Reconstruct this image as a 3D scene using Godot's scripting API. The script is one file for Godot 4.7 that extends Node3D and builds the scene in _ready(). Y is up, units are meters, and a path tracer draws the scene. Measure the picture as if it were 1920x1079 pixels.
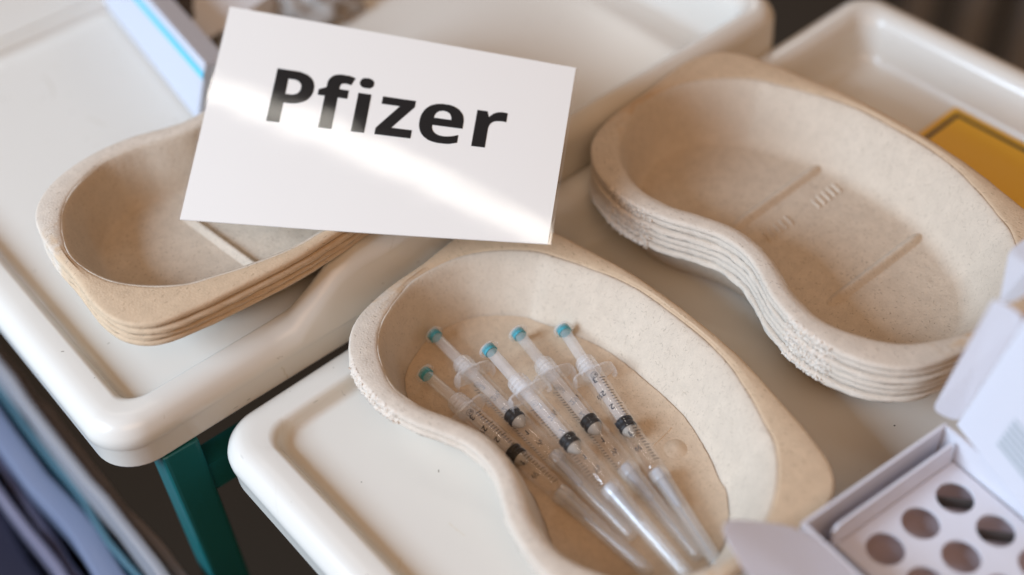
extends Node3D
# A close-up of pulp kidney dishes, syringes and a printed card on two ivory trolley tops.
# Plan sizes below are in millimetres; W() turns (x, depth below the lens, z) into metres above the floor.

const EYE := 1.25
var warp := FastNoiseLite.new()
var rng := RandomNumberGenerator.new()
var taken := {}
var mat := {}

func W(x: float, h: float, z: float) -> Vector3:
	return Vector3(x * 0.001, EYE - h * 0.001, z * 0.001)

# ---------------------------------------------------------------- mesh helpers
class Shape:
	var v := PackedVector3Array()
	var n := PackedVector3Array()
	var ix := PackedInt32Array()
	var c := PackedColorArray()

	func grid(rows: Array, wrap := false, flip := false, smooth := true) -> void:
		var w: int = rows[0].size()
		var start := v.size()
		var cols := w if wrap else w - 1
		if smooth:
			var tri := PackedInt32Array()
			for r in rows:
				v.append_array(r)
			for r in rows.size() - 1:
				for k in cols:
					var a := start + r * w + k
					var b := start + r * w + (k + 1) % w
					if flip:
						tri.append_array(PackedInt32Array([a, b, a + w, b, b + w, a + w]))
					else:
						tri.append_array(PackedInt32Array([a, a + w, b, b, a + w, b + w]))
			ix.append_array(tri)
			var acc := PackedVector3Array()
			acc.resize(v.size() - start)
			for t in range(0, tri.size(), 3):
				var p := v[tri[t]]
				var f := (v[tri[t + 2]] - p).cross(v[tri[t + 1]] - p)
				for q in 3:
					acc[tri[t + q] - start] += f
			# vertices at one place (poles, seams) share a normal
			for k in acc.size():
				acc[k] = acc[k].normalized() if acc[k].length_squared() > 1e-30 else Vector3.UP
			n.append_array(acc)
		else:
			for r in rows.size() - 1:
				for k in cols:
					var a: Vector3 = rows[r][k]
					var b: Vector3 = rows[r][(k + 1) % w]
					var c: Vector3 = rows[r + 1][k]
					var d: Vector3 = rows[r + 1][(k + 1) % w]
					quad(a, b, d, c, flip)

	func tri(a: Vector3, b: Vector3, c: Vector3, flip := false) -> void:
		if flip:
			var x := b
			b = c
			c = x
		var f := (c - a).cross(b - a).normalized()
		var s := v.size()
		v.append_array(PackedVector3Array([a, b, c]))
		n.append_array(PackedVector3Array([f, f, f]))
		ix.append_array(PackedInt32Array([s, s + 1, s + 2]))

	func quad(a: Vector3, b: Vector3, c: Vector3, d: Vector3, flip := false) -> void:
		tri(a, b, c, flip)
		tri(a, c, d, flip)

	func mesh() -> ArrayMesh:
		var arr := []
		arr.resize(Mesh.ARRAY_MAX)
		arr[Mesh.ARRAY_VERTEX] = v
		arr[Mesh.ARRAY_NORMAL] = n
		arr[Mesh.ARRAY_INDEX] = ix
		if c.size() == v.size():
			arr[Mesh.ARRAY_COLOR] = c
		var m := ArrayMesh.new()
		m.add_surface_from_arrays(Mesh.PRIMITIVE_TRIANGLES, arr)
		return m

func numbered(called: String) -> String:
	var k: int = taken.get(called, 0)
	taken[called] = k + 1
	return called if k == 0 else "%s_%03d" % [called, k]

func tag(o: Node3D, label: String, category: String, group := "") -> Node3D:
	o.set_meta("label", label)
	o.set_meta("category", category)
	if group:
		o.set_meta("group", group)
	return o

func thing(called: String, label: String, category: String, at := Vector3.ZERO, group := "") -> Node3D:
	var o := Node3D.new()
	o.name = numbered(called)
	add_child(o)
	o.position = at
	return tag(o, label, category, group)

func part(called: String, mesh: Mesh, m: Material, parent: Node3D) -> MeshInstance3D:
	var o := MeshInstance3D.new()
	o.name = called
	o.mesh = mesh
	o.material_override = m
	parent.add_child(o, true)
	return o

func struct(called: String, mesh: Mesh, m: Material) -> MeshInstance3D:
	var o := part(numbered(called), mesh, m, self)
	o.set_meta("kind", "structure")
	return o

# A lathe round the z axis: points are (z, radius).
func lathe(s: Shape, pts: Array, seg := 28, smooth := true) -> void:
	var rows := []
	for p in pts:
		var r := PackedVector3Array()
		for k in seg:
			var a := TAU * k / seg
			r.append(Vector3(cos(a) * p[1], sin(a) * p[1], p[0]) * 0.001)
		rows.append(r)
	s.grid(rows, true, false, smooth)

# A lathe whose profile corners stay crisp: every segment is a strip of its own.
func turned(s: Shape, pts: Array, seg := 28) -> void:
	for k in pts.size() - 1:
		lathe(s, [pts[k], pts[k + 1]], seg)

# A flat plate from a planar outline, with thickness along "down" and a small bevel on the near edge.
func plate(s: Shape, pts: Array, down: Vector3) -> void:
	var c := Vector3.ZERO
	for p in pts:
		c += p
	c /= pts.size()
	var k := pts.size()
	var face: Vector3 = (pts[1] - pts[0]).cross(pts[2] - pts[0])
	var flip := face.dot(down) < 0.0
	var b := minf(down.length() * 0.3, 0.0006)
	var inner := []
	for i in k:
		inner.append(pts[i] + (c - pts[i]).normalized() * b)
	for i in k:
		var j := (i + 1) % k
		var e := down.normalized() * b
		s.tri(inner[i], inner[j], c, flip)
		s.quad(pts[i] + e, pts[j] + e, inner[j], inner[i], flip)
		s.quad(pts[i] + down, pts[j] + down, pts[j] + e, pts[i] + e, flip)
		s.tri(pts[j] + down, pts[i] + down, c + down, flip)

func box(s: Shape, at: Vector3, x: Vector3, y: Vector3, z: Vector3) -> void:
	plate(s, [at - x - z + y, at + x - z + y, at + x + z + y, at - x + z + y], -y * 2.0)

# Rounds the corners of a planar outline.
func rounded(pts: Array, r: float, seg := 5) -> Array:
	var out := []
	for i in pts.size():
		var p: Vector3 = pts[i]
		var a: Vector3 = p + (pts[i - 1] - p).limit_length(r)
		var b: Vector3 = p + (pts[(i + 1) % pts.size()] - p).limit_length(r)
		for k in seg + 1:
			var t := float(k) / seg
			out.append(a.lerp(p, t).lerp(p.lerp(b, t), t))
	return out

# ---------------------------------------------------------------- materials
func col(r: float, g: float, b: float) -> Color:
	return Color(r, g, b).linear_to_srgb()

func plain(called: String, c: Color, rough := 0.5, spec := 0.5) -> StandardMaterial3D:
	var m := StandardMaterial3D.new()
	m.resource_name = called
	m.albedo_color = c
	m.roughness = rough
	m.metallic_specular = spec
	mat[called] = m
	return m

func noise(freq: float, oct := 3, sd := 1, size := 512) -> NoiseTexture2D:
	var f := FastNoiseLite.new()
	f.seed = sd
	f.frequency = freq
	f.fractal_octaves = oct
	var t := NoiseTexture2D.new()
	t.width = size
	t.height = size
	t.seamless = true
	t.noise = f
	return t

func bumpy(m: StandardMaterial3D, t: Texture2D, cm: float, scale: float) -> void:
	m.heightmap_enabled = true
	m.heightmap_texture = t
	m.heightmap_scale = cm
	m.uv1_triplanar = true
	m.uv1_scale = Vector3.ONE * scale

# Grain, specks and short fibres of moulded pulp; dashes run one way on the pressed flange.
func fibres(size: int, strokes: int, dash: bool, strength: float, sd: int) -> ImageTexture:
	var r := RandomNumberGenerator.new()
	r.seed = sd
	var f := FastNoiseLite.new()
	f.seed = sd
	f.frequency = 0.02
	var im := Image.create(size, size, false, Image.FORMAT_RGB8)
	for y in size:
		for x in size:
			# the low noise wraps by mirroring, so the tile has no seam
			var mx := absf(x - size * 0.5)
			var my := absf(y - size * 0.5)
			var g := 0.93 + 0.04 * f.get_noise_2d(mx, my) + 0.02 * f.get_noise_2d(mx * 4.0 + 300.0, my * 4.0) + r.randf_range(-0.045, 0.035)
			im.set_pixel(x, y, Color(g, g * 0.995, g * 0.985))
	for k in strokes:
		var p := Vector2(r.randf() * size, r.randf() * size)
		var a := r.randf_range(-0.12, 0.12) if dash else r.randf() * TAU
		var d := Vector2.from_angle(a)
		var dark := 1.0 - strength * r.randf_range(0.25, 1.0)
		var bend := r.randf_range(-0.12, 0.12)
		for q in r.randi_range(2, 9 if not dash else 13):
			var x := posmod(int(p.x), size)
			var y := posmod(int(p.y), size)
			var c := im.get_pixel(x, y)
			im.set_pixel(x, y, Color(c.r * dark, c.g * dark * 0.97, c.b * dark * 0.93))
			p += d
			d = d.rotated(bend)
	return ImageTexture.create_from_image(im)

# A used plastic surface: nearly plain, with sparse specks and hairline scratches.
func specks(size: int, count: int, sd: int) -> ImageTexture:
	var r := RandomNumberGenerator.new()
	r.seed = sd
	var im := Image.create(size, size, false, Image.FORMAT_RGB8)
	im.fill(Color(0.97, 0.97, 0.97))
	for k in count:
		var p := Vector2(r.randf() * size, r.randf() * size)
		var d := Vector2.from_angle(r.randf() * TAU)
		var hair := r.randf() < 0.3
		var g := r.randf_range(0.86, 0.95) if hair else r.randf_range(0.5, 0.9)
		for q in (r.randi_range(12, 60) if hair else r.randi_range(1, 3)):
			im.set_pixel(posmod(int(p.x), size), posmod(int(p.y), size), Color(g, g * 0.98, g * 0.94))
			p += d
			d = d.rotated(r.randf_range(-0.05, 0.05))
	return ImageTexture.create_from_image(im)

func materials() -> void:
	var grain := noise(0.12, 4, 3)
	var soft := noise(0.012, 3, 9)
	var m := plain("pulp", col(0.72, 0.625, 0.515), 0.92, 0.25)
	m.albedo_texture = fibres(1024, 3000, false, 0.45, 5)
	bumpy(m, grain, 0.014, 6.5)
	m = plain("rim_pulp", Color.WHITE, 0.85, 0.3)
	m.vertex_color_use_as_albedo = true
	m.albedo_texture = fibres(512, 420, true, 0.5, 8)
	bumpy(m, grain, 0.012, 13.0)
	m = plain("brown_pulp", col(0.72, 0.58, 0.435), 0.85, 0.3)
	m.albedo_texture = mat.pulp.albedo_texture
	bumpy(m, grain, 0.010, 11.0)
	m = plain("torn_pulp", col(0.70, 0.62, 0.53), 0.95, 0.2)
	m = plain("tray_plastic", col(0.77, 0.745, 0.68), 0.27, 0.5)
	m.roughness = 0.23
	m.albedo_texture = specks(512, 70, 14)
	m.uv1_triplanar = true
	m.uv1_scale = Vector3.ONE * 4.5
	m = plain("teal_paint", col(0.008, 0.12, 0.125), 0.35)
	m = plain("card", col(0.82, 0.80, 0.755), 0.45)
	m.clearcoat_enabled = true
	m.clearcoat = 1.0
	m.clearcoat_roughness = 0.05
	m.metallic_specular = 0.1
	bumpy(m, noise(0.22, 3, 21), 0.00025, 9.0)
	m = plain("card_ink", col(0.012, 0.014, 0.016), 0.45)
	m.clearcoat_enabled = true
	m.clearcoat = 1.0
	m.clearcoat_roughness = 0.05
	m.metallic_specular = 0.1
	bumpy(m, noise(0.22, 3, 21), 0.00025, 9.0)
	m = plain("white_board", col(0.67, 0.67, 0.72), 0.55)
	bumpy(m, soft, 0.006, 20.0)
	m = plain("lit_flap_board", col(0.74, 0.74, 0.80), 0.55)  # white_board made paler, with backlight added so the flap looks lit
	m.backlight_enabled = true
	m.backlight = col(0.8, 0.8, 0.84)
	m = plain("white_paper", col(0.70, 0.70, 0.71), 0.6)
	m = plain("pack_paper", col(0.52, 0.54, 0.60), 0.7)
	m = plain("cyan_ink", col(0.10, 0.52, 0.72), 0.6)
	m = plain("grey_ink", col(0.42, 0.46, 0.48), 0.7)
	m = plain("yellow_paper", col(0.78, 0.45, 0.025), 0.6)
	m = plain("black_ink", col(0.02, 0.02, 0.02), 0.6)
	m = plain("dark_floor", col(0.020, 0.015, 0.009), 0.55)
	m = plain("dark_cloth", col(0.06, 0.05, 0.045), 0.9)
	m = plain("grey_cloth", col(0.36, 0.33, 0.30), 0.85)
	m = plain("bag_film", col(0.17, 0.205, 0.30), 0.3)
	m = plain("grey_film", col(0.30, 0.295, 0.31), 0.4)
	m = plain("teal_film", col(0.06, 0.14, 0.18), 0.25)
	m = plain("dark_film", col(0.05, 0.05, 0.085), 0.4)
	m = plain("lavender_film", col(0.17, 0.165, 0.23), 0.4)
	m = plain("white_film", col(0.46, 0.46, 0.53), 0.3)
	m = plain("dark_crate", col(0.008, 0.010, 0.028), 0.5)
	m = plain("grey_metal", col(0.30, 0.29, 0.28), 0.4)
	m = plain("box_inside", col(0.45, 0.36, 0.36), 0.35)
	# syringe plastics
	m = plain("clear_barrel", Color(1, 1, 1, 0.02), 0.05)
	m.transparency = BaseMaterial3D.TRANSPARENCY_ALPHA
	m = plain("frosted", Color(0.95, 0.96, 0.97, 0.19), 0.17)
	m.transparency = BaseMaterial3D.TRANSPARENCY_ALPHA
	m = plain("cap_film", Color(0.95, 0.96, 0.96, 0.12), 0.17)
	m.transparency = BaseMaterial3D.TRANSPARENCY_ALPHA
	m = plain("liquid", Color(0.97, 0.94, 0.9, 0.01), 0.02)
	m.transparency = BaseMaterial3D.TRANSPARENCY_ALPHA
	m = plain("rubber", col(0.005, 0.005, 0.006), 0.4, 0.3)
	m = plain("white_tip", col(0.40, 0.375, 0.33), 0.35)
	m = plain("teal_plug", col(0.06, 0.31, 0.37), 0.25)
	m = plain("needle_steel", col(0.5, 0.5, 0.52), 0.3)
	m.metallic = 1.0
	m = plain("hub_grey", col(0.35, 0.34, 0.36), 0.4)
	m = plain("tube_glow", Color(0.9, 0.9, 0.9), 0.5)
	m.emission_enabled = true
	m.emission = Color(1.0, 0.97, 0.92)
	m.emission_energy_multiplier = 2.0
	m = plain("scale_ink", col(0.03, 0.03, 0.035), 0.6)

# ---------------------------------------------------------------- kidney dishes
const INNER := [[0, -63.8], [14.7, -63.5], [28.9, -61.7], [46.5, -56.0], [58.6, -50.7], [69.3, -45.3], [80.8, -33.5], [88.9, -18.5], [91.4, 0], [88.0, 14.3], [79.9, 28.9], [71.2, 37.0], [61.1, 42.0], [49.7, 45.1], [40.4, 44.4], [30.6, 41.9], [20.6, 37.4], [10.4, 33.8], [0, 32.7]]
const OUTER := [[0, -68.8], [17, -68.4], [34, -66.9], [56, -62.8], [73.5, -59.0], [88.8, -53.6], [97.6, -43.5], [99.8, -28.0], [96.4, -4.0], [94.2, 17.0], [88.6, 35.4], [78.6, 46.2], [65.8, 51.8], [51.2, 53.4], [39.2, 52.2], [27.8, 49.0], [17.8, 44.3], [8.8, 40.8], [0, 39.8]]
const DEPTH := 26.0
const SUB := 8

func outline(half: Array) -> PackedVector2Array:
	var full := PackedVector2Array()
	for p in half:
		full.append(Vector2(p[0], p[1]))
	for k in range(half.size() - 2, 0, -1):
		full.append(Vector2(-half[k][0], half[k][1]))
	var out := PackedVector2Array()
	var c := full.size()
	for i in c:
		for k in SUB:
			out.append(full[i].cubic_interpolate(full[(i + 1) % c], full[(i - 1 + c) % c], full[(i + 2) % c], float(k) / SUB))
	return out

func normals2(p: PackedVector2Array) -> PackedVector2Array:
	var out := PackedVector2Array()
	var c := p.size()
	for i in c:
		var d := (p[(i + 3) % c] - p[(i - 3 + c) % c]).normalized()
		out.append(Vector2(d.y, -d.x))
	return out

func ring(p: PackedVector2Array, y: float) -> PackedVector3Array:
	var r := PackedVector3Array()
	for q in p:
		r.append(Vector3(q.x, y, q.y) * 0.001)
	return r

func moved(p: PackedVector2Array, n: PackedVector2Array, by: float) -> PackedVector2Array:
	var o := PackedVector2Array()
	for i in p.size():
		o.append(p[i] + n[i] * by)
	return o

# The bowl: inside from the middle of the floor to the lip, then the outside back down and under.
func bowl_mesh(crisp: bool) -> ArrayMesh:
	var s := Shape.new()
	var p := outline(INNER)
	var n := normals2(p)
	var f := FastNoiseLite.new()
	f.seed = 4
	f.frequency = 0.03
	var inset := PackedFloat32Array()
	for i in p.size():
		var t := clampf(0.5 - 0.5 * n[i].y, 0.0, 1.0)
		inset.append(lerpf(8.0, 18.0 if crisp else 16.0, pow(t, 1.2)))
	var profile := [[1.32, 1.0], [1.2, 0.992], [1.08, 0.965], [0.97, 0.91], [0.86, 0.82], [0.74, 0.69], [0.6, 0.52], [0.45, 0.35], [0.3, 0.19], [0.17, 0.085], [0.07, 0.044], [0.0, 0.031]]
	if crisp:
		profile = [[1.1, 1.0], [1.04, 0.998], [1.0, 0.985], [0.96, 0.95], [0.88, 0.85], [0.76, 0.70], [0.6, 0.50], [0.45, 0.33], [0.3, 0.18], [0.17, 0.085], [0.07, 0.044], [0.0, 0.031]]
	var rows := []
	var base := PackedVector2Array()
	for i in p.size():
		base.append(p[i] - n[i] * inset[i] * profile[0][0])
	var mid := Vector2(0, -14)
	for k in 9:
		var r := PackedVector3Array()
		var u := maxf(k / 9.0, 0.004)
		for i in p.size():
			var q := mid.lerp(base[i], u)
			r.append(Vector3(q.x, -DEPTH + 0.25 * f.get_noise_2d(q.x, q.y), q.y) * 0.001)
		rows.append(r)
	for w in profile:
		var r := PackedVector3Array()
		for i in p.size():
			var q: Vector2 = p[i] - n[i] * inset[i] * w[0]
			r.append(Vector3(q.x, -DEPTH * w[1] + 0.18 * f.get_noise_2d(q.x * 1.7, q.y * 1.7), q.y) * 0.001)
		rows.append(r)
	# over the lip and down the outside
	for w in [[-0.028, 0.10], [0.0, 0.135], [0.17, 0.19], [0.3, 0.25], [0.45, 0.40], [0.6, 0.57], [0.74, 0.74], [0.86, 0.86], [1.0, 0.965], [1.15, 1.02], [1.3, 1.04]]:
		var r := PackedVector3Array()
		for i in p.size():
			var q: Vector2 = p[i] - n[i] * (inset[i] * w[0] - 1.15)
			r.append(Vector3(q.x, -DEPTH * w[1], q.y) * 0.001)
		rows.append(r)
	for k in 5:
		var r := PackedVector3Array()
		for i in p.size():
			var q := (p[i] - n[i] * (inset[i] * 1.3 - 1.15)).lerp(mid, minf((k + 1) / 5.0, 0.996))
			r.append(Vector3(q.x, -DEPTH * 1.04, q.y) * 0.001)
		rows.append(r)
	s.grid(rows, true)
	return s.mesh()

# The floor of the bowl as its own piece, browner than the walls.
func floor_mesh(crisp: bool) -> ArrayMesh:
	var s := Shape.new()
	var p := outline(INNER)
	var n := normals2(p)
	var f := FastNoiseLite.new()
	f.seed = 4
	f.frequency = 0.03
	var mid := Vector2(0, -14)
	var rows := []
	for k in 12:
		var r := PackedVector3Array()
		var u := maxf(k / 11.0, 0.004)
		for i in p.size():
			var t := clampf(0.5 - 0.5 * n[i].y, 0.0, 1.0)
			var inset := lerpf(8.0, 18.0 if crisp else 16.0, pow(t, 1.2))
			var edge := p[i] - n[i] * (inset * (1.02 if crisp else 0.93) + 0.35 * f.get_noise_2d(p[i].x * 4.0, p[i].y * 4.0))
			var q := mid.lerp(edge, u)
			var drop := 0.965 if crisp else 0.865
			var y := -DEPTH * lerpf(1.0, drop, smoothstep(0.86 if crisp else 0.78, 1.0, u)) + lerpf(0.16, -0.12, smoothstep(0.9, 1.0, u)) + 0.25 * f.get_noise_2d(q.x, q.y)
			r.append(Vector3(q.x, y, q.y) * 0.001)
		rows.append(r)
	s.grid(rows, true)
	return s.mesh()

# The flange: a flat, slightly crowned rim with a rolled and rough outer edge.
func rim_mesh(sd: int, rough: float) -> ArrayMesh:
	var s := Shape.new()
	var p := outline(INNER)
	var n := normals2(p)
	var o := outline(OUTER)
	var on := normals2(o)
	var f := FastNoiseLite.new()
	f.seed = sd
	f.frequency = 0.09
	f.fractal_octaves = 4
	var rows := []
	for w in [[-0.7, 1.7], [-0.2, 0.96], [0.1, 0.70], [0.6, 0.44], [1.5, 0.2]]:
		var r := PackedVector3Array()
		for i in p.size():
			var q: Vector2 = p[i] + n[i] * w[0]
			r.append(Vector3(q.x, -w[1], q.y) * 0.001)
		rows.append(r)
	for w in [[0.0, 0.55], [0.36, 0.05], [0.45, 0.0], [0.6, 0.02], [0.8, 0.12]]:
		var r := PackedVector3Array()
		for i in p.size():
			var q := p[i].lerp(o[i] - on[i] * 1.2, w[0])
			r.append(Vector3(q.x, -w[1] + 0.10 * f.get_noise_2d(q.x * 0.6, q.y * 0.6), q.y) * 0.001)
		if w[0] > 0.0:
			rows.append(r)
	for w in [[1.2, 0.3], [0.55, 0.65], [0.15, 1.2], [0.0, 1.9], [0.05, 2.6], [0.35, 3.05], [1.2, 3.2]]:
		var r := PackedVector3Array()
		for i in p.size():
			var q: Vector2 = o[i] - on[i] * (w[0] - rough * f.get_noise_2d(o[i].x + 40.0, o[i].y + w[1] * 9.0))
			r.append(Vector3(q.x, -w[1] + rough * 0.5 * f.get_noise_2d(q.x * 0.35, q.y * 0.35 + 90.0), q.y) * 0.001)
		rows.append(r)
	for w in [[0.6, 2.9], [0.12, 2.55], [0.12, 1.0]]:
		var r := PackedVector3Array()
		for i in p.size():
			var q := (p[i] + n[i] * 0.2).lerp(o[i], w[0])
			r.append(Vector3(q.x, -w[1], q.y) * 0.001)
		rows.append(r)
	s.grid(rows, true)
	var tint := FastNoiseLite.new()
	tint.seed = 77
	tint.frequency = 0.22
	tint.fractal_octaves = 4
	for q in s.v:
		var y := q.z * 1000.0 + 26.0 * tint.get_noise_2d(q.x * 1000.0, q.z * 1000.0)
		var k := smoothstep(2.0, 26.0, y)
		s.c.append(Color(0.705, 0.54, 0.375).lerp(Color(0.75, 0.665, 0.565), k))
	return s.mesh()

# Fluffy torn pulp on two stretches of the front edge.
func torn_mesh(sd: int, spans: Array, count: int) -> ArrayMesh:
	var s := Shape.new()
	var r := RandomNumberGenerator.new()
	r.seed = sd
	var o := outline(OUTER)
	var on := normals2(o)
	var pick := []
	for i in o.size():
		for w in spans:
			if o[i].y > 26.0 and o[i].x > w[0] and o[i].x < w[1]:
				pick.append(i)
	# a ragged ribbon over the rolled edge
	var f := FastNoiseLite.new()
	f.seed = sd
	f.frequency = 0.55
	f.fractal_octaves = 3
	for w in spans:
		var run := []
		for i in o.size():
			if o[i].y > 26.0 and o[i].x > w[0] and o[i].x < w[1]:
				for q in 7:
					run.append([o[i].lerp(o[(i + 1) % o.size()], q / 7.0), on[i].slerp(on[(i + 1) % o.size()], q / 7.0)])
		var rows := []
		for j in 10:
			var y := -0.35 - j * 0.36
			var line := PackedVector3Array()
			for k in run.size():
				var fade := minf(1.0, minf(k, run.size() - 1 - k) / 14.0)
				var c: Vector2 = run[k][0]
				var g := f.get_noise_3d(c.x * 1.6, y * 2.4, c.y * 1.6)
				var h := f.get_noise_3d(c.x * 0.7 + 50.0, y, c.y * 0.7)
				var out := -0.45 + fade * (0.62 + 0.95 * g + 0.7 * h) - (1.2 if j == 0 or j == 9 else 0.0)
				line.append(Vector3(c.x + run[k][1].x * out, y + 0.35 * h, c.y + run[k][1].y * out) * 0.001)
			rows.append(line)
		if run.size() > 3:
			s.grid(rows, false)
	for k in count:
		var i: int = pick[r.randi() % pick.size()]
		var q := o[i] + on[i] * r.randf_range(-0.4, 0.5)
		var c := Vector3(q.x + r.randf_range(-0.5, 0.5), r.randf_range(-3.5, -0.7), q.y)
		var rad := r.randf_range(0.25, 0.85)
		var b := Basis.from_euler(Vector3(r.randf() * TAU, r.randf() * TAU, r.randf() * TAU)).scaled(Vector3(r.randf_range(0.5, 1.5), r.randf_range(0.4, 1.0), r.randf_range(0.5, 1.3)) * rad)
		var t := []
		for e in [Vector3(1, 0, 0), Vector3(-1, 0, 0), Vector3(0, 1, 0), Vector3(0, -1, 0), Vector3(0, 0, 1), Vector3(0, 0, -1)]:
			t.append((c + b * (e * r.randf_range(0.6, 1.2))) * 0.001)
		for x in [0, 1]:
			for y in [2, 3]:
				for z in [4, 5]:
					s.tri(t[x], t[y], t[z], (x + y + z) % 2 == 1)
	return s.mesh()

# A raised rib or stroke on the floor of a dish, from a to b, fading into the floor at its ends.
func ridge(a: Vector2, b: Vector2, half: float, high: float) -> ArrayMesh:
	var s := Shape.new()
	var rows := []
	var side := (b - a).normalized().orthogonal()
	for k in 25:
		var t := k / 24.0
		var env := minf(1.0, sin(t * PI) * 2.6)
		var r := PackedVector3Array()
		for j in 13:
			var u := (j / 6.0 - 1.0)
			var q := a.lerp(b, t) + side * half * u
			r.append(Vector3(q.x, -DEPTH - 0.3 + (high + 0.3) * env * pow(cos(u * PI * 0.5), 2.0), q.y) * 0.001)
		rows.append(r)
	s.grid(rows, false, side.cross(b - a) > 0.0)
	return s.mesh()

var bowl_soft: ArrayMesh
var bowl_crisp: ArrayMesh
var floor_crisp: ArrayMesh
var rims := []
var torns := []

func make_dish(label: String, group: String, crisp: bool) -> Node3D:
	var t := thing("kidney_dish", label, "kidney dish", Vector3.ZERO, group)
	part("bowl", bowl_crisp if crisp else bowl_soft, mat.pulp, t)
	if crisp:
		part("bowl_floor", floor_crisp, mat.brown_pulp, t)
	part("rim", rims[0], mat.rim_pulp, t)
	return t

# One stack, listed from the top dish down; the lower ones show only their edges.
func stack(x: float, z: float, turn: float, top: float, count: int, pitch: float, size: float, crisp: bool, labels: Array, group: String, torn: Array, sd: int) -> void:
	var r := RandomNumberGenerator.new()
	r.seed = sd
	var first := make_dish(labels[0], group, crisp)
	if torn.size():
		var e := part("torn_edge", torn_mesh(sd, torn, 60), mat.torn_pulp, first)
		e.set_meta("kind", "stuff")
	for k in count:
		var d: Node3D = first
		if k > 0:
			d = first.duplicate()
			d.name = numbered("kidney_dish")
			add_child(d)
			d.set_meta("label", labels[k])
			for c in d.get_children():
				if c.name.begins_with("rim"):
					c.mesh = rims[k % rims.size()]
				if c.name.begins_with("torn"):
					c.mesh = torn_mesh(sd + k, torn, 90)
		var j := 0.0 if k == 0 else 1.0
		d.position = W(x + j * r.randf_range(-0.8, 0.8), top + k * pitch + j * r.randf_range(-0.35, 0.35), z + j * r.randf_range(-0.8, 0.8))
		d.basis = Basis(Vector3.UP, -turn - j * r.randf_range(-0.004, 0.004)).scaled(Vector3.ONE * size)
	# what only the top dish shows
	if crisp:
		var s := Shape.new()
		var rows := []
		for a in 9:
			var rr := PackedVector3Array()
			for k in 32:
				var q := Vector2(33, -31) + Vector2(6.0, 0).rotated(TAU * k / 32) * (a / 8.0)
				rr.append(Vector3(q.x, -DEPTH - 0.25 + 1.9 * pow(cos(a / 8.0 * PI * 0.5), 1.4), q.y) * 0.001)
			rows.append(rr)
		s.grid(rows, true)
		part("moulded_bump", s.mesh(), mat.brown_pulp, first)
		part("moulded_ridge", ridge(Vector2(24, -38), Vector2(26, -24), 1.0, 0.5), mat.brown_pulp, first)
	else:
		part("rib", ridge(Vector2(-26, -48), Vector2(-24, 14), 3.6, 2.5), mat.pulp, first)
		part("rib", ridge(Vector2(32, -46), Vector2(33, 18), 3.6, 2.5), mat.pulp, first)
		for k in 5:
			for yy in [-40.0, -9.0]:
				var a := Vector2(-15 + 0.2 * k, yy + k * 3.6)
				part("embossed_stroke", ridge(a, a + Vector2(7.0, 1.4), 0.75, 1.0), mat.pulp, first)

# ---------------------------------------------------------------- trolley tops
# Rounded rectangle u0..u1, v0..v1 in the frame (du, dv), inset by d.
func rrect(u0: float, u1: float, v0: float, v1: float, d: float, rad: float, n_edge := 30, n_arc := 12) -> PackedVector2Array:
	var o := PackedVector2Array()
	var a := [Vector2(u0 + d + rad, v0 + d + rad), Vector2(u1 - d - rad, v0 + d + rad), Vector2(u1 - d - rad, v1 - d - rad), Vector2(u0 + d + rad, v1 - d - rad)]
	var start := [PI, PI * 1.5, 0.0, PI * 0.5]
	for c in 4:
		for k in n_arc + 1:
			o.append(a[c] + Vector2(rad, 0).rotated(start[c] + PI * 0.5 * k / n_arc))
		var from: Vector2 = a[c] + Vector2(rad, 0).rotated(start[c] + PI * 0.5)
		var to: Vector2 = a[(c + 1) % 4] + Vector2(rad, 0).rotated(start[(c + 1) % 4])
		for k in range(1, n_edge):
			o.append(from.lerp(to, float(k) / n_edge))
	return o

# low and high: profiles [inset, height over the low rim]; lift(u, v) says how far the rim is raised there.
func tray_mesh(rect: Array, du: Vector2, dv: Vector2, low_h: float, low: Array, high: Array, lift: Callable, rad_out: float, rad_in: float, far_rim := 26.0) -> ArrayMesh:
	var s := Shape.new()
	var outer := rrect(rect[0], rect[1], rect[2], rect[3], 0.0, rad_out)
	var w := PackedFloat32Array()
	for q in outer:
		w.append(lift.call(q.x, q.y))
	var rows := []
	for k in low.size():
		var ra := rrect(rect[0], rect[1], rect[2], rect[3], low[k][0], maxf(rad_out - low[k][0], rad_in))
		var rb := rrect(rect[0], rect[1], rect[2], rect[3], high[k][0], maxf(rad_out - high[k][0], rad_in))
		var r := PackedVector3Array()
		for i in outer.size():
			var q := ra[i].lerp(rb[i], w[i])
			# the far rim may be a broad shelf
			var shelf := clampf((rect[3] - q.y) / (rect[3] - rect[2]), 0.0, 1.0)
			q.y += (far_rim - 26.0) * clampf((low[k][0] - 8.0) / 8.0, 0.0, 1.0) * shelf
			var h := lerpf(low[k][1], high[k][1], w[i])
			var p := du * q.x + dv * q.y
			r.append(W(p.x, low_h - h, p.y))
		rows.append(r)
	var c := Vector2((rect[0] + rect[1]) * 0.5, (rect[2] + rect[3]) * 0.5)
	var cp := du * c.x + dv * c.y
	var last: PackedVector3Array = rows[-1]
	var floor_y: float = last[0].y
	for t in [0.1, 0.25, 0.5, 0.75, 0.998]:
		var r := PackedVector3Array()
		for q in last:
			var x := q.lerp(Vector3(cp.x * 0.001, floor_y, cp.y * 0.001), t)
			r.append(x)
		rows.append(r)
	s.grid(rows, true)
	return s.mesh()

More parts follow.
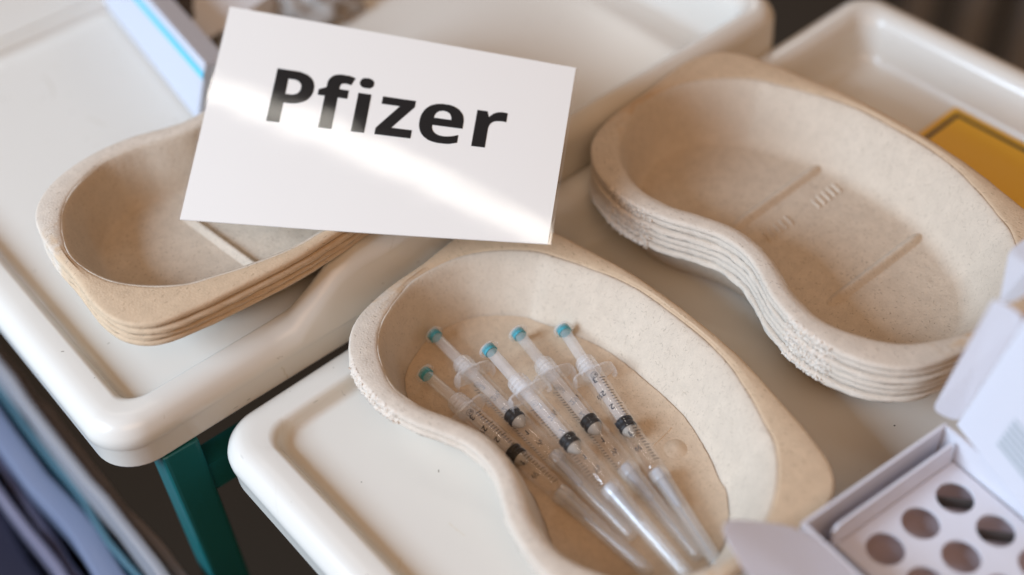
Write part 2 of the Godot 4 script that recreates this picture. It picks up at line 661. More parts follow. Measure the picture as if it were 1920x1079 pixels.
func trays() -> void:
	var low := [[9, -25], [3.2, -25], [1.6, -24.4], [1.3, -23.4], [1.1, -12.6], [0.3, -11.8], [0.2, -8.5],[1.0, -6.0], [2.8, -3.2], [5.0, -1.2], [8.0, -0.2], [11, 0], [15.5, 0], [17.0, -0.4], [18.2, -1.6], [19.0, -3.4], [19.8, -5.6], [21.2, -6.9], [23.5, -7.2]]
	var high := [[9, -25], [3.2, -25], [1.6, -24.4], [1.3, -23.4], [1.1, -12.6], [0.3, -11.8], [0.2, -10.5], [1.2, 12.0], [3.2, 15.6], [5.4, 17.8], [8.2, 18.9], [11, 19.2], [14, 18.9], [16.8, 17.2], [18.8, 14], [20.2, 8], [21.4, 0], [23.6, -5.6], [28, -7.2]]
	var a := deg_to_rad(38.0)
	var du := Vector2(cos(a), -sin(a))
	var dv := Vector2(sin(a), cos(a))
	var mid_lift := func(u: float, v: float) -> float:
		return smoothstep(198.0, 214.0, u)
	var t := thing("plastic_tray", "ivory plastic tray holding the syringes, the taller dish stack and the white box", "tray")
	part("tray_shell", tray_mesh([94.5, 513, -331.5, 40], du, dv, 404.0, low, high, mid_lift, 20.0, 11.0), mat.tray_plastic, t)
	a = deg_to_rad(37.0)
	du = Vector2(cos(a), -sin(a))
	a = deg_to_rad(52.0)
	dv = Vector2(cos(a), sin(a))
	var left_lift := func(u: float, v: float) -> float:
		return smoothstep(142.0, 178.0, u) if v > -400.0 else smoothstep(400.0, 420.0, u)
	var ledge := Shape.new()
	var l0 := du * 62.0 + dv * -622.0
	var l1 := du * 440.0 + dv * -622.0
	plate(ledge, [W(l0.x, 382.6, l0.y), W(l1.x, 382.6, l1.y), W(l1.x - dv.x * 60.0, 382.6, l1.y - dv.y * 60.0), W(l0.x - dv.x * 60.0, 382.6, l0.y - dv.y * 60.0)], Vector3(0, -0.0035, 0))
	t = thing("plastic_tray", "ivory plastic tray under the printed card, with its near left corner over blue film", "tray")
	part("tray_shell", tray_mesh([55.5, 449, -700, -334.5], du, dv, 384.0, low, high, left_lift, 20.0, 11.0, 92.0), mat.tray_plastic, t)
	part("raised_step", ledge.mesh(), mat.tray_plastic, t)

# ---------------------------------------------------------------- printed card
const CARD := [[-118.7, 318.0, -493.9], [34.35, 327.6, -442.0], [15.5, 351.0, -358.9], [-135.0, 349.0, -387.1]]   # far left, far right, near right, near left

func card_at(s: float, t: float) -> Vector3:
	var c := []
	for p in CARD:
		c.append(W(p[0], p[1], p[2]))
	var q: Vector3 = c[0].lerp(c[1], s).lerp(c[3].lerp(c[2], s), t)
	return q + Vector3(0, -0.0005 * sin(PI * clampf(s, 0, 1)) * t + warp.get_noise_2d(s * 155.0, t * 105.0) * 0.00006, 0)

func card_normal(s: float, t: float) -> Vector3:
	return (card_at(s, t + 0.01) - card_at(s, t)).cross(card_at(s + 0.01, t) - card_at(s, t)).normalized()

func card_patch(sh: Shape, s0: float, s1: float, t0: float, t1: float, lift: float, flip := false) -> void:
	var rows := []
	for j in 17:
		var r := PackedVector3Array()
		for k in 25:
			var s := lerpf(s0, s1, k / 24.0)
			var t := lerpf(t0, t1, j / 16.0)
			r.append(card_at(s, t) + card_normal(s, t) * lift)
		rows.append(r)
	sh.grid(rows, false, flip)

func card_slab(sh: Shape, s0: float, s1: float, t0: float, t1: float, top: float, bottom: float) -> void:
	card_patch(sh, s0, s1, t0, t1, top)
	card_patch(sh, s0, s1, t0, t1, bottom, true)
	var edge := []
	for k in 25:
		edge.append(Vector2(lerpf(s0, s1, k / 24.0), t0))
	for k in 17:
		edge.append(Vector2(s1, lerpf(t0, t1, k / 16.0)))
	for k in 25:
		edge.append(Vector2(lerpf(s1, s0, k / 24.0), t1))
	for k in 17:
		edge.append(Vector2(s0, lerpf(t1, t0, k / 16.0)))
	var a := PackedVector3Array()
	var b := PackedVector3Array()
	for e in edge:
		a.append(card_at(e.x, e.y) + card_normal(e.x, e.y) * top)
		b.append(card_at(e.x, e.y) + card_normal(e.x, e.y) * bottom)
	sh.grid([a, b], true, true)

func lettering(text: String, bold := true, mono := false) -> Array:
	var font := SystemFont.new()
	font.font_names = PackedStringArray(["Droid Sans"])
	font.font_weight = 700 if bold else 400
	var tm := TextMesh.new()
	tm.text = text
	tm.font = font
	tm.font_size = 64
	tm.pixel_size = 0.01
	tm.depth = 0.0
	tm.curve_step = 1.0
	var arr := tm.surface_get_arrays(0)
	var v: PackedVector3Array = arr[Mesh.ARRAY_VERTEX]
	var ix: PackedInt32Array = arr[Mesh.ARRAY_INDEX] if arr[Mesh.ARRAY_INDEX] != null else PackedInt32Array(range(v.size()))
	var out := []
	for k in range(0, ix.size(), 3):
		out.append([Vector2(v[ix[k]].x, v[ix[k]].y), Vector2(v[ix[k + 1]].x, v[ix[k + 1]].y), Vector2(v[ix[k + 2]].x, v[ix[k + 2]].y)])
	return out

func bounds(tris: Array) -> Rect2:
	var r := Rect2(tris[0][0], Vector2.ZERO)
	for t in tris:
		for p in t:
			r = r.expand(p)
	return r

func split(t: Array, most: float, out: Array) -> void:
	var e := [t[0].distance_to(t[1]), t[1].distance_to(t[2]), t[2].distance_to(t[0])]
	var k: int = e.find(e.max())
	if e[k] <= most:
		out.append(t)
		return
	var m: Vector2 = (t[k] + t[(k + 1) % 3]) * 0.5
	split([t[k], m, t[(k + 2) % 3]], most, out)
	split([m, t[(k + 1) % 3], t[(k + 2) % 3]], most, out)

func printed_card() -> void:
	var t := thing("printed_card", "white laminated card with large black bold lettering, lying across the left dish", "card")
	var s := Shape.new()
	card_slab(s, 0.0, 1.0, 0.0, 1.0, 0.0003, -0.0003)
	part("sheet", s.mesh(), mat.card, t)
	var film := Shape.new()
	card_slab(film, -0.008, 1.008, -0.004, 1.004, -0.0001, -0.0002)
	part("laminate_margin", film.mesh(), mat.clear_barrel, t)
	var word := lettering("Pfizer")
	var b := bounds(word)
	var k := (0.838 - 0.178) / b.size.x
	var letters := {}
	var sh := Shape.new()
	for tr in word:
		var small := []
		split(tr, b.size.x * 0.02, small)
		for q in small:
			var p := []
			for c in q:
				var cs: float = 0.178 + (c.x - b.position.x) * k
				var ct: float = 0.531 - (c.y - b.position.y) * k * 155.0 / 107.0
				p.append(card_at(cs, ct) + card_normal(cs, ct) * 0.00038)
			var flip: bool = (p[2] - p[0]).cross(p[1] - p[0]).y < 0.0
			sh.tri(p[0], p[1], p[2], flip)
	part("lettering", sh.mesh(), mat.card_ink, t)

# ---------------------------------------------------------------- syringes
func wing_plate(s: Shape, z0: float, z1: float, hx: float, hy: float) -> void:
	var pts := []
	for k in 40:
		var a := TAU * k / 40
		# a squarish lozenge: wide wings with a waist that follows the barrel
		var e := Vector2(signf(cos(a)) * pow(absf(cos(a)), 0.55) * hx, signf(sin(a)) * pow(absf(sin(a)), 0.7) * hy)
		pts.append(Vector3(e.x, e.y, z0) * 0.001)
	plate(s, pts, Vector3(0, 0, (z1 - z0) * 0.001))

func make_syringe(label: String) -> Node3D:
	var t := thing("syringe", label, "syringe", Vector3.ZERO, "filled syringes in the dish")
	var s := Shape.new()
	turned(s, [[0.0, 2.6], [0.0, 4.3], [0.9, 4.4], [1.3, 4.0], [1.3, 2.4]])
	part("thumb_disc", s.mesh(), mat.frosted, t)
	s = Shape.new()
	turned(s, [[-0.25, 0.01], [-0.25, 2.9], [2.6, 2.9], [2.6, 0.01]])
	part("end_plug", s.mesh(), mat.teal_plug, t)
	s = Shape.new()
	lathe(s, [[1.3, 2.5], [3.0, 2.45], [54.0, 2.45], [55.0, 2.3]])
	part("plunger_rod", s.mesh(), mat.frosted, t)
	s = Shape.new()
	turned(s, [[20.0, 2.7], [20.0, 3.9], [20.6, 4.2], [27.6, 4.35], [28.0, 4.6]])
	for k in 3:
		turned(s, [[22.0 + k * 2.0, 4.2], [22.2 + k * 2.0, 4.45], [23.0 + k * 2.0, 4.45], [23.2 + k * 2.0, 4.2]])
	part("collar", s.mesh(), mat.frosted, t)
	s = Shape.new()
	wing_plate(s, 27.6, 28.8, 9.2, 4.9)
	for q in [-1.0, 1.0]:
		var arc := []
		for w in [0.0, 1.0]:
			var r := PackedVector3Array()
			for k in 13:
				var a := lerpf(-1.1, 1.1, k / 12.0)
				r.append(Vector3(q * (5.2 + 4.0 * pow(cos(a), 0.4)), 4.3 * sin(a) / sin(1.1), 28.8 + w * 3.6 * cos(a * 0.9)) * 0.001)
			arc.append(r)
		s.grid(arc, false, q < 0.0)
	part("finger_flange", s.mesh(), mat.frosted, t)
	s = Shape.new()
	lathe(s, [[28.8, 4.35], [80.5, 4.3], [81.6, 4.0], [82.4, 3.0], [82.6, 2.0]])
	part("barrel", s.mesh(), mat.clear_barrel, t)
	s = Shape.new()
	lathe(s, [[54.6, 2.4], [54.7, 3.3], [55.0, 3.68], [56.2, 3.72], [56.7, 3.45], [57.1, 3.2], [57.6, 3.45], [58.1, 3.72], [59.4, 3.7], [59.8, 3.3]])
	part("stopper", s.mesh(), mat.rubber, t)
	s = Shape.new()
	lathe(s, [[59.7, 3.2], [60.4, 2.9], [61.6, 2.2], [62.8, 1.3], [63.4, 0.7], [63.6, 0.02]])
	part("plunger_tip", s.mesh(), mat.white_tip, t)
	s = Shape.new()
	lathe(s, [[60.0, 3.7], [80.0, 3.7], [81.0, 3.1], [81.2, 0.02]])
	part("liquid", s.mesh(), mat.liquid, t)
	s = Shape.new()
	lathe(s, [[82.0, 3.5], [82.2, 4.0], [86.2, 3.95], [86.8, 3.6]])
	part("cap_collar", s.mesh(), mat.frosted, t)
	s = Shape.new()
	lathe(s, [[83.0, 3.75], [88.0, 3.7], [100.0, 3.4], [126.0, 2.85], [128.2, 2.7], [129.4, 2.2], [130.0, 1.2], [130.1, 0.02]])
	lathe(s, [[83.0, 3.0], [100.0, 2.7], [126.0, 2.2], [127.5, 1.2], [127.6, 0.02]])
	part("needle_cap", s.mesh(), mat.cap_film, t)
	s = Shape.new()
	lathe(s, [[81.5, 1.9], [86.0, 1.9], [92.0, 1.5], [99.0, 1.2], [99.6, 0.3]])
	part("needle_hub", s.mesh(), mat.hub_grey, t)
	s = Shape.new()
	lathe(s, [[99.0, 0.35], [121.0, 0.35], [123.0, 0.02]], 10)
	part("needle", s.mesh(), mat.needle_steel, t)
	# graduations: curved ticks, numerals read with the needle up
	s = Shape.new()
	for k in 31:
		var z := 79.0 - k * 1.5
		var span := 0.62 if k % 5 == 0 else 0.42
		var rows := []
		for e in [-0.17, 0.17]:
			var r := PackedVector3Array()
			for j in 7:
				var a := PI * 0.5 - 0.08 - span * j / 6.0
				r.append(Vector3(cos(a) * 4.385, sin(a) * 4.385, z + e) * 0.001)
			rows.append(r)
		s.grid(rows, false)
	for k in 40:
		var a0 := TAU * k / 40
		var a1 := TAU * (k + 1) / 40
		s.quad(on_barrel(cos(a0) * 1.5 - 0.9, sin(a0) * 1.5 + 31.6), on_barrel(cos(a1) * 1.5 - 0.9, sin(a1) * 1.5 + 31.6), on_barrel(cos(a1) * 1.3 - 0.9, sin(a1) * 1.3 + 31.6), on_barrel(cos(a0) * 1.3 - 0.9, sin(a0) * 1.3 + 31.6))
	var words := [["3", 34.0, 2.5], ["2½", 41.5, 2.5], ["2", 49.0, 2.5], ["1½", 56.5, 2.5], ["1", 64.0, 2.5], ["½", 71.5, 2.5]]
	for w in words:
		var tr := lettering(w[0], true)
		var b := bounds(tr)
		var sc: float = w[2] / 0.46
		for q in tr:
			var p := []
			for c in q:
				p.append(on_barrel(-1.0 - (c.x - b.position.x) * sc, w[1] + (c.y - b.get_center().y) * sc))
			s.tri(p[0], p[1], p[2])
	var tr := lettering("RT", true)
	var b := bounds(tr)
	for q in tr:
		var p := []
		for c in q:
			p.append(on_barrel(-0.9 - (c.x - b.get_center().x) * 2.6, 31.6 + (c.y - b.get_center().y) * 2.6))
		s.tri(p[0], p[1], p[2])
	part("graduations", s.mesh(), mat.scale_ink, t)
	return t

func on_barrel(x: float, z: float) -> Vector3:
	var a := x / 4.39
	return Vector3(sin(a) * 4.39, cos(a) * 4.39, z) * 0.001

func syringes() -> void:
	var spots := [
		[[-39.1, -338.7], [41.7, -238.6], 400.6, 402.4, 10.0, "syringe nearest the front wall of the dish, its stopper at the lip"],
		[[-35.1, -359.8], [38.5, -252.4], 400.6, 402.4, 168.0, "syringe second from the front wall, its thumb disc by the left wall of the dish"],
		[[-11.7, -341.5], [55.5, -231.5], 391.5, 397.5, 185.0, "middle syringe, raised on its neighbours and brightest of the five"],
		[[0.9, -357.2], [63.0, -238.9], 400.6, 402.4, 172.0, "syringe second from the back wall of the dish, thumb disc level with its back neighbour"],
		[[20.3, -357.5], [68.6, -236.0], 400.6, 402.4, 4.0, "syringe nearest the back wall, its scale and numerals facing up"]]
	var proto := make_syringe(spots[0][5])
	for k in spots.size():
		var o := proto
		if k > 0:
			o = proto.duplicate()
			o.name = numbered("syringe")
			add_child(o)
			o.set_meta("label", spots[k][5])
		var a := W(spots[k][0][0], spots[k][2], spots[k][0][1])
		var b := W(spots[k][1][0], spots[k][3], spots[k][1][1])
		var z := (b - a).normalized()
		var x := Vector3.UP.cross(z).normalized()
		o.transform = Transform3D(Basis(x, z.cross(x), z) * Basis(Vector3.BACK, deg_to_rad(spots[k][4])), a)

# ---------------------------------------------------------------- white box with the vial rack
func vial_box() -> void:
	var e1 := Vector3(cos(deg_to_rad(-32.0)), 0, sin(deg_to_rad(-32.0)))
	var e2 := Vector3(cos(deg_to_rad(57.0)), 0, sin(deg_to_rad(57.0)))
	var o := W(93.0, 372.0, -235.0)
	var t := thing("vial_box", "open white carton with round holes in its insert, beside the syringe dish", "box")
	var wide := 0.0715
	var long := 0.105
	var high := 0.0385
	var up := Vector3.UP
	var card := 0.0012
	# walls: back (far), left, right, near, bottom
	var s := Shape.new()
	plate(s, [o, o + e1 * wide, o + e1 * wide - up * high, o - up * high], e2 * card)
	part("back_wall", s.mesh(), mat.white_board, t)
	s = Shape.new()
	plate(s, [o + e2 * card * 1.2, o + e2 * long, o + e2 * long - up * high, o + e2 * card * 1.2 - up * high], e1 * card)
	part("left_wall", s.mesh(), mat.white_board, t)
	s = Shape.new()
	var r := o + e1 * wide
	plate(s, [r + e2 * card * 1.2, r + e2 * long, r + e2 * long - up * high, r + e2 * card * 1.2 - up * high], -e1 * card)
	part("right_wall", s.mesh(), mat.white_board, t)
	s = Shape.new()
	plate(s, [o + e1 * card + e2 * (card + 0.0005) - up * 0.022, r - e1 * card + e2 * (card + 0.0005) - up * 0.022, r - e1 * card + e2 * long - up * 0.022, o + e1 * card + e2 * long - up * 0.022], -up * 0.001)
	part("box_bottom", s.mesh(), mat.box_inside, t)
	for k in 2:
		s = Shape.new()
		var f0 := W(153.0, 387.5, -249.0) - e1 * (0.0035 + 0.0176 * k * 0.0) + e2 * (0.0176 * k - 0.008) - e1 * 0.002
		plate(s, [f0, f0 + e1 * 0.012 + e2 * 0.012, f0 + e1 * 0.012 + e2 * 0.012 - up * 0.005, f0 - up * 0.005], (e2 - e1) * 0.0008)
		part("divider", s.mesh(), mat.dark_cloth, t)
	# insert: a plate with real holes and turned-up lips
	var rack := CSGCombiner3D.new()
	rack.name = "insert"
	var fe1 := e1
	var fe2 := up.cross(e1) * -1.0
	if fe2.dot(e2) < 0.0:
		fe2 = -fe2
	rack.transform = Transform3D(Basis(fe1, up, fe1.cross(up)), W(153.0, 385.6, -249.0))
	rack.material_override = mat.white_board
	var slab := CSGBox3D.new()
	slab.name = "plate"
	slab.size = Vector3(0.0615, 0.0012, 0.094)
	slab.position = Vector3(-0.0195, 0, 0.036)
	rack.add_child(slab)
	for i in 3:
		for j in 5:
			var h := CSGCylinder3D.new()
			h.name = "hole_%d_%d" % [i, j]
			h.operation = CSGShape3D.OPERATION_SUBTRACTION
			h.radius = 0.0068
			h.height = 0.01
			h.sides = 36
			h.position = Vector3(-0.0176 * i + 0.0008 * j, 0, 0.0176 * j)
			rack.add_child(h)
	t.add_child(rack)
	s = Shape.new()
	var lip_a := W(153.0, 385.0, -249.0) - e1 * 0.0497 - e2 * 0.0113
	var lip_b := W(153.0, 385.0, -249.0) + e1 * 0.0108 - e2 * 0.0113
	plate(s, [lip_a - up * 0.0006, lip_b - up * 0.0006, lip_b + up * 0.0095 - e2 * 0.001, lip_b + up * 0.0105 - e2 * 0.001 - e1 * 0.001, lip_a + up * 0.0105 - e2 * 0.001 + e1 * 0.003, lip_a + up * 0.0085 - e2 * 0.001 + e1 * 0.0006], -e2 * 0.001)
	part("insert_lip", s.mesh(), mat.white_board, t)
	s = Shape.new()
	var lip_c := lip_a + e2 * 0.094
	plate(s, [lip_a - up * 0.0006 + e2 * 0.001, lip_c - up * 0.0006, lip_c + up * 0.008 - e1 * 0.001, lip_a + up * 0.008 - e1 * 0.001 + e2 * 0.002], -e1 * 0.001)
	part("insert_lip", s.mesh(), mat.white_board, t)
	# lid, its dust flap and tuck flap, all leaning outwards
	var l0 := W(157.0, 371.0, -270.8)
	var l1 := W(172.5, 371.0, -222.0)
	var l2 := W(163.5, 305.0, -262.8)
	var l3 := l2 + (l1 - l0) * 1.1
	var lean := (l2 - l0)
	s = Shape.new()
	var out_n := (l1 - l0).cross(lean).normalized()
	if out_n.x < 0.0:
		out_n = -out_n
	plate(s, [l0, l1, l3, l2], out_n * 0.0008)
	part("lid", s.mesh(), mat.white_board, t)
	s = Shape.new()
	var flap := rounded([l0 + lean * 0.02, l2, W(154.6, 302.0, -269.3), W(148.1, 366.0, -274.0)], 0.004)
	plate(s, flap, Vector3(0.0003, -0.0001, -0.0007))
	part("dust_flap", s.mesh(), mat.white_board, t)
	s = Shape.new()
	plate(s, rounded([W(168.0, 327.0, -288.5), W(178.8, 325.0, -312.0), W(196.0, 322.0, -322.0), W(186.0, 300.0, -280.0), W(166.0, 312.0, -276.0)], 0.003), Vector3(0.0004, -0.0004, -0.0006))
	part("tuck_flap", s.mesh(), mat.white_board, t)
	s = Shape.new()
	for k in 6:
		var y := 0.18 + k * 0.045
		var x0: Vector3 = l0.lerp(l2, y) + (l1 - l0) * 0.34 - out_n * 0.0004
		var x1: Vector3 = x0 + (l1 - l0) * (0.4 - 0.06 * (k % 3))
		plate(s, [x0, x1, x1 + lean * 0.022, x0 + lean * 0.022], out_n * 0.0003)
	part("printed_lines", s.mesh(), mat.grey_ink, t)
	# near left flap, standing out over the dish towards the lens
	s = Shape.new()
	var h0 := o + e2 * 0.002
	var h1 := o + e2 * long
	plate(s, rounded([h0, W(61.8, 362.0, -233.8), W(78.0, 362.0, -184.0), h1], 0.011, 8), Vector3(0.0003, -0.0007, 0.0))
	part("side_flap", s.mesh(), mat.lit_flap_board, t)

# ---------------------------------------------------------------- the rest
func small_things() -> void:
	# yellow notice lying in the tray behind the tall stack
	var a := deg_to_rad(38.0)
	var du := Vector3(cos(a), 0, -sin(a))
	var dv := Vector3(sin(a), 0, cos(a))
	var at := func(u: float, v: float, h: float) -> Vector3:
		return Vector3(du.x * u + dv.x * v, 0, du.z * u + dv.z * v) * 0.001 + Vector3(0, EYE - h * 0.001, 0)
	var t := thing("yellow_notice", "yellow sheet with a black border line, behind the tall dish stack", "notice")
	var s := Shape.new()
	plate(s, [at.call(487.5, -248.5, 408.6), at.call(487.5, -130.0, 408.6), at.call(400.0, -130.0, 408.6), at.call(400.0, -248.5, 408.6)], Vector3(0, -0.0005, 0))
	part("sheet", s.mesh(), mat.yellow_paper, t)
	s = Shape.new()
	for e in [[484.0, -245.0, 481.6, -134.0], [481.6, -245.0, 405.0, -242.6], [405.0, -245.0, 402.6, -134.0], [481.6, -136.4, 405.0, -134.0]]:
		plate(s, [at.call(e[0], e[1], 408.5), at.call(e[2], e[1], 408.5), at.call(e[2], e[3], 408.5), at.call(e[0], e[3], 408.5)], Vector3(0, -0.00005, 0))
	part("border_line", s.mesh(), mat.black_ink, t)

	# leaflet pack leaning at the back of the left tray
	t = thing("leaflet_pack", "white folded pack with a pale blue stripe, left of the printed card", "pack")
	var p0 := W(-150.9, 388.0, -503.4)
	var p1 := W(-260.0, 388.0, -688.0)
	var q0 := W(-137.8, 350.0, -497.5)
	var q1 := W(-209.0, 350.0, -615.0)
	var back := Vector3(0.010, -0.004, -0.006)
	s = Shape.new()
	plate(s, rounded([p0, q0, q1, p1], 0.004), back)
	part("pack_body", s.mesh(), mat.pack_paper, t)
	s = Shape.new()
	var n := (p1 - p0).cross(q0 - p0).normalized()
	if n.y < 0.0:
		n = -n
	var lo := 0.72
	var hi := 0.84
	plate(s, [p0.lerp(q0, lo) + n * 0.0003, p0.lerp(q0, hi) + n * 0.0003, p1.lerp(q1, hi) + n * 0.0003, p1.lerp(q1, lo) + n * 0.0003], -n * 0.0002)
	part("stripe", s.mesh(), mat.cyan_ink, t)

	t = thing("folded_card", "blank pale grey folded card behind the top left corner of the printed card", "card")
	s = Shape.new()
	plate(s, [W(-158.0, 372.0, -556.2), W(-166.0, 372.0, -586.0), W(-150.0, 372.0, -640.0), W(-100.0, 372.0, -610.0), W(-138.0, 372.0, -560.5), W(-150.9, 372.0, -548.2)], Vector3(0, -0.0015, 0))
	part("leaf", s.mesh(), mat.white_paper, t)
	s = Shape.new()
	plate(s, [W(-162.0, 374.0, -590.0), W(-148.0, 374.0, -640.0), W(-100.0, 374.0, -612.0), W(-128.0, 374.0, -575.0)], Vector3(0, -0.014, 0))
	part("lower_leaf", s.mesh(), mat.white_paper, t)

	t = lump("dark_item", "dark grey soft pouch between the striped pack and the pale folded card", "item", W(-169.0, 380.0, -590.0), Vector3(0.014, 0.012, 0.034), mat.dark_cloth, 3)  # dark rounded lump in the gap behind the pack
	t = lump("grey_cloth", "crumpled grey cloth at the top edge, behind the printed card", "cloth", W(-98.0, 386.0, -600.0), Vector3(0.024, 0.016, 0.022), mat.grey_cloth, 7)

func lump(called: String, label: String, category: String, at: Vector3, size: Vector3, m: Material, sd: int) -> Node3D:
	var f := FastNoiseLite.new()
	f.seed = sd
	f.frequency = 1.3
	f.fractal_octaves = 3
	var s := Shape.new()
	var rows := []
	for j in 25:
		var b := PI * j / 24.0
		var r := PackedVector3Array()
		for k in 48:
			var a := TAU * k / 48
			var d := Vector3(sin(b) * cos(a), cos(b), sin(b) * sin(a))
			r.append(d * size * (1.0 + 0.45 * f.get_noise_3dv(d)))
		rows.append(r)
	s.grid(rows, true)
	var t := part(numbered(called), s.mesh(), m, self)
	t.position = at
	return tag(t, label, category)

func below() -> void:
	var s := Shape.new()
	plate(s, [Vector3(-4, 0, -5), Vector3(4, 0, -5), Vector3(4, 0, 2), Vector3(-4, 0, 2)], Vector3(0, -0.05, 0))
	struct("floor", s.mesh(), mat.dark_floor)
	# teal frame under the left tray
	var a := deg_to_rad(34.0)
	var e1 := Vector3(cos(a), 0, -sin(a))
	a = deg_to_rad(52.0)
	var e2 := Vector3(cos(a), 0, sin(a))
	var t := thing("metal_trolley", "dark teal metal frame under the left tray, with post and cross bar", "trolley")
	var c := W(-146.5, 409.2, -309.5)
	var bevel := 0.0022
	s = Shape.new()
	var tall := Vector3(0, -0.84, 0)
	plate(s, rounded([c, c + e1 * 0.0168, c + e1 * 0.0168 - e2 * 0.0168, c - e2 * 0.0168], bevel, 3), tall)
	part("post", s.mesh(), mat.teal_paint, t)
	for k in [[0.022, 0.017], [0.50, 0.02]]:
		s = Shape.new()
		var b: Vector3 = c + e1 * 0.0169 - Vector3(0, k[0], 0) - e2 * 0.003
		plate(s, [b, b + e1 * 0.30 - e2 * 0.012, b + e1 * 0.30 - e2 * 0.024, b - e2 * 0.012], Vector3(0, -k[1], 0))
		part("cross_bar", s.mesh(), mat.teal_paint, t)
	s = Shape.new()
	var far := c + e1 * 0.30 - e2 * 0.02
	plate(s, rounded([far, far + e1 * 0.0168, far + e1 * 0.0168 - e2 * 0.0168, far - e2 * 0.0168], bevel, 3), tall)
	part("post", s.mesh(), mat.teal_paint, t)
	t = thing("metal_trolley", "teal metal post under the near corner of the syringe tray", "trolley")
	s = Shape.new()
	c = W(-66.0, 426.0, -262.0)
	plate(s, rounded([c, c + e1 * 0.0168, c + e1 * 0.0168 - e2 * 0.0168, c - e2 * 0.0168], bevel, 3), Vector3(0, -0.82, 0))
	part("post", s.mesh(), mat.teal_paint, t)
	# folders and film filed along the short side of the left trolley, far out of focus
	a = deg_to_rad(37.0)
	var du := Vector3(cos(a), 0, -sin(a))
	a = deg_to_rad(52.0)
	var dv := Vector3(cos(a), 0, sin(a))
	var files := [
		[55.5, 61.0, 446.0, "white_film", "pale lavender grey plastic wallet filed nearest the teal post"],
		[49.5, 55.0, 432.0, "grey_film", "grey plastic wallet filed between the pale one and the thin teal folder"],
		[45.5, 49.0, 462.0, "teal_film", "thin teal plastic folder filed under the tray edge"],
		[30.5, 44.0, 470.0, "bag_film", "thick slate blue folder filed beside the left trolley"],
		[23.5, 29.0, 482.0, "dark_film", "dark purple folder between the slate blue and the lavender one"],
		[17.5, 22.5, 480.0, "lavender_film", "pale lavender folder beside the dark purple one"],
		[-14.0, 15.5, 505.0, "dark_crate", "bulky navy folder in the bottom left corner"]]
	var wave := FastNoiseLite.new()
	wave.seed = 23
	wave.frequency = 9.0
	for k in files.size():
		var e: Array = files[k]
		s = Shape.new()
		var rows := []
		for j in 41:
			var r := PackedVector3Array()
			var v := lerpf(-240.0, -900.0, j / 40.0)
			var sway := 4.0 * wave.get_noise_2d(v * 0.001, k * 3.0)
			var m: float = (e[0] + e[1]) * 0.5 + 6.0
			var h: float = (e[1] - e[0]) * 0.5
			for q in [[-1.0, 230.0], [-1.0, 1.2], [-0.7, 0.3], [0.0, 0.0], [0.7, 0.3], [1.0, 1.2], [1.0, 230.0]]:
				var rise := 7.0 * wave.get_noise_2d(v * 0.0014, k * 5.0 + 40.0)
				r.append((du * (m + h * q[0] + sway) + dv * v) * 0.001 + Vector3(0, EYE - (e[2] + 62.0 + rise + q[1]) * 0.001, 0))
			rows.append(r)
		s.grid(rows, true)
		t = thing("folder", e[4], "folder", Vector3.ZERO, "folders filed beside the left trolley")
		part("cover", s.mesh(), mat[e[3]], t)
	# grey legs in the dark beyond the right tray
	t = thing("metal_stand", "blurred grey metal stand in the dark beyond the far tray corner", "stand")
	for k in 3:
		s = Shape.new()
		var p := Vector3(0.445 + k * 0.045, 0.72, -1.10 + k * 0.035)
		plate(s, rounded([p + Vector3(-0.012, 0, -0.012), p + Vector3(0.012, 0, -0.012), p + Vector3(0.012, 0, 0.012), p + Vector3(-0.012, 0, 0.012)], 0.005, 3), Vector3(0, -0.71, 0))
		part("leg", s.mesh(), mat.grey_metal, t)

# The tube whose reflection runs across the laminated card.
func ceiling_tube(at: Vector3, dir: Vector3) -> void:
	var t := thing("ceiling_lamp", "slim white ceiling tube lamp mirrored as the bright streak on the laminated card", "lamp", at)
	var side := dir.cross(Vector3.UP)
	var s := Shape.new()
	box(s, Vector3(0, 0.045, 0), dir * 0.61, Vector3(0, 0.02, 0), side * 0.03)
	part("housing", s.mesh(), mat.white_board, t)
	s = Shape.new()
	lathe(s, [[-595, 0.1], [-595, 12], [595, 12], [595, 0.1]], 20)
	var tube := part("tube", s.mesh(), mat.tube_glow, t)
	tube.basis = Basis(side, Vector3.UP, side.cross(Vector3.UP)).orthonormalized()
	var l := AreaLight3D.new()
	l.name = "ceiling_lamp_light"
	l.area_size = Vector2(1.19, 0.018)
	l.area_normalize_energy = true
	l.light_energy = 0.12
	l.light_color = Color(1.0, 0.97, 0.92)
	l.area_range = 12.0
	l.shadow_enabled = true
	add_child(l)
	l.transform = Transform3D(Basis(dir, dir.cross(Vector3.DOWN), Vector3.UP).orthonormalized(), at - Vector3(0, 0.014, 0))

func area(called: String, at: Vector3, look: Vector3, size: Vector2, energy: float, c: Color) -> AreaLight3D:
	var l := AreaLight3D.new()
	l.name = called
	l.area_size = size
	l.area_normalize_energy = true
	l.light_energy = energy
	l.light_color = c
	l.area_range = 12.0
	l.shadow_enabled = true
	add_child(l)
	l.look_at_from_position(at, look, Vector3(0.03, 1, 0.02))
	return l

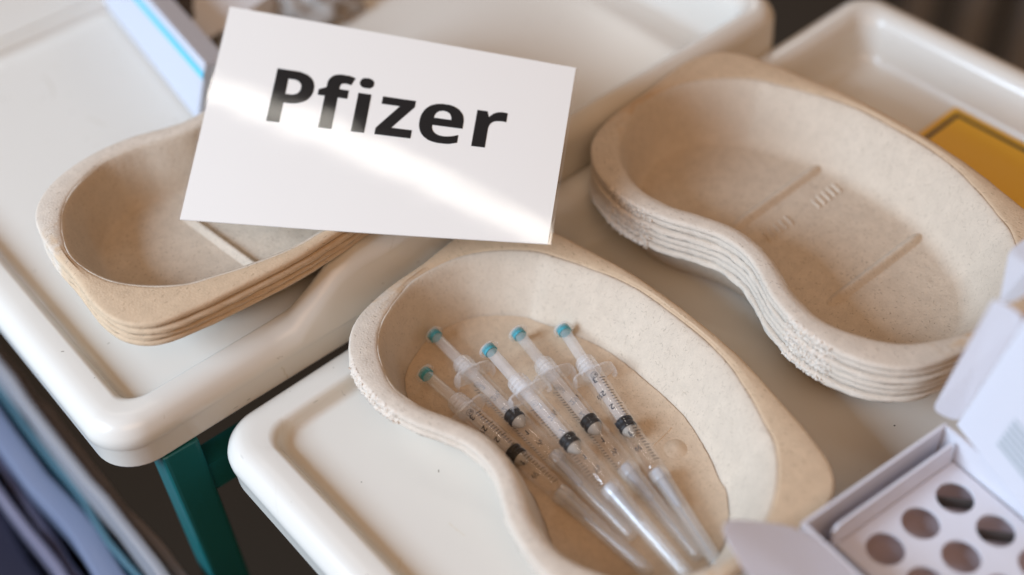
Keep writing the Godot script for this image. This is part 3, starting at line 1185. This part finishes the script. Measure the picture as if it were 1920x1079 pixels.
func _ready() -> void:
	rng.seed = 11
	warp.seed = 5
	warp.frequency = 0.02
	warp.fractal_octaves = 2
	# camera
	var cam := Camera3D.new()
	cam.name = "camera"
	cam.transform = Transform3D(Basis(Vector3(0.99739, -0.04996, 0.05213), Vector3(0.0722, 0.69011, -0.72009), Vector3(0.0, 0.72197, 0.69192)).orthonormalized(), Vector3(0, EYE, 0))
	cam.fov = 25.787
	cam.near = 0.02
	cam.far = 30.0
	var lens := CameraAttributesPhysical.new()
	lens.frustum_focal_length = 52.43
	lens.frustum_focus_distance = 0.512
	lens.exposure_aperture = 3.1
	cam.attributes = lens
	add_child(cam)
	lens.frustum_near = 0.02
	lens.frustum_far = 30.0
	# surroundings: a dim warm room
	var env := Environment.new()
	env.background_mode = Environment.BG_COLOR
	env.background_color = col(0.25, 0.148, 0.086)
	env.tonemap_mode = Environment.TONE_MAPPER_LINEAR
	env.tonemap_exposure = 1.0
	env.sdfgi_enabled = true
	env.ssao_enabled = true
	env.ssil_enabled = true
	var we := WorldEnvironment.new()
	we.name = "world"
	we.environment = env
	add_child(we)
	materials()
	# a tall window to the left, and a ceiling lamp behind
	area("window_light", Vector3(-1.14, 1.54, 0.16), Vector3(0, 0.85, -0.38), Vector2(0.6, 0.6), 2.55, col(0.75, 0.955, 1.20))
	area("added_fill_light", Vector3(0.1, 2.4, 1.0), Vector3(0, 0.85, -0.35), Vector2(1.4, 1.0), 1.0, col(1.0, 0.64, 0.40))  # added warm fill, an unseen source above and behind the camera
	area("far_window_light", Vector3(0.75, 2.95, -3.9), Vector3(0.05, 0.85, -0.5), Vector2(0.7, 0.6), 1.2, col(0.9, 0.97, 1.0))
	ceiling_tube(Vector3(-0.56, EYE + 1.33, -1.096), Vector3(0.874, 0, 0.486).normalized())

	below()
	trays()
	bowl_soft = bowl_mesh(false)
	bowl_crisp = bowl_mesh(true)
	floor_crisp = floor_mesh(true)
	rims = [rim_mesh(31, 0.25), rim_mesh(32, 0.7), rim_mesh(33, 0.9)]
	var low := ["second", "third", "fourth", "fifth", "lowest"]
	stack(15.632, -302.708, 0.941, 380.0, 2, 3.7, 1.0, true, ["pale pulp kidney dish holding the five syringes", "kidney dish nested directly under the one that holds the syringes"], "kidney dishes under the syringes", [[-72, -36]], 41)
	var names := ["empty ribbed kidney dish on top of the tall stack, beside the yellow notice"]
	for k in 5:
		names.append("%s kidney dish of the tall stack beside the yellow notice, only its edge showing" % low[k])
	stack(121.777 * 1.03, -377.664 * 1.03, 0.939, 353.616 * 1.03, 6, 3.75, 1.03, false, names, "kidney dishes in the tall right stack", [[-62, -36], [38, 64]], 52)
	names = ["tan kidney dish on top of the left stack, partly covered by the printed card", "second kidney dish of the stack under the printed card, only its edge showing", "third kidney dish of the stack under the printed card, only its edge showing", "lowest kidney dish of the stack under the printed card, resting on the tray"]
	stack(-109.392, -431.654, 2.386, 350.786, 4, 3.6, 1.0, false, names, "kidney dishes in the left stack", [], 63)
	syringes()
	printed_card()
	vial_box()
	small_things()
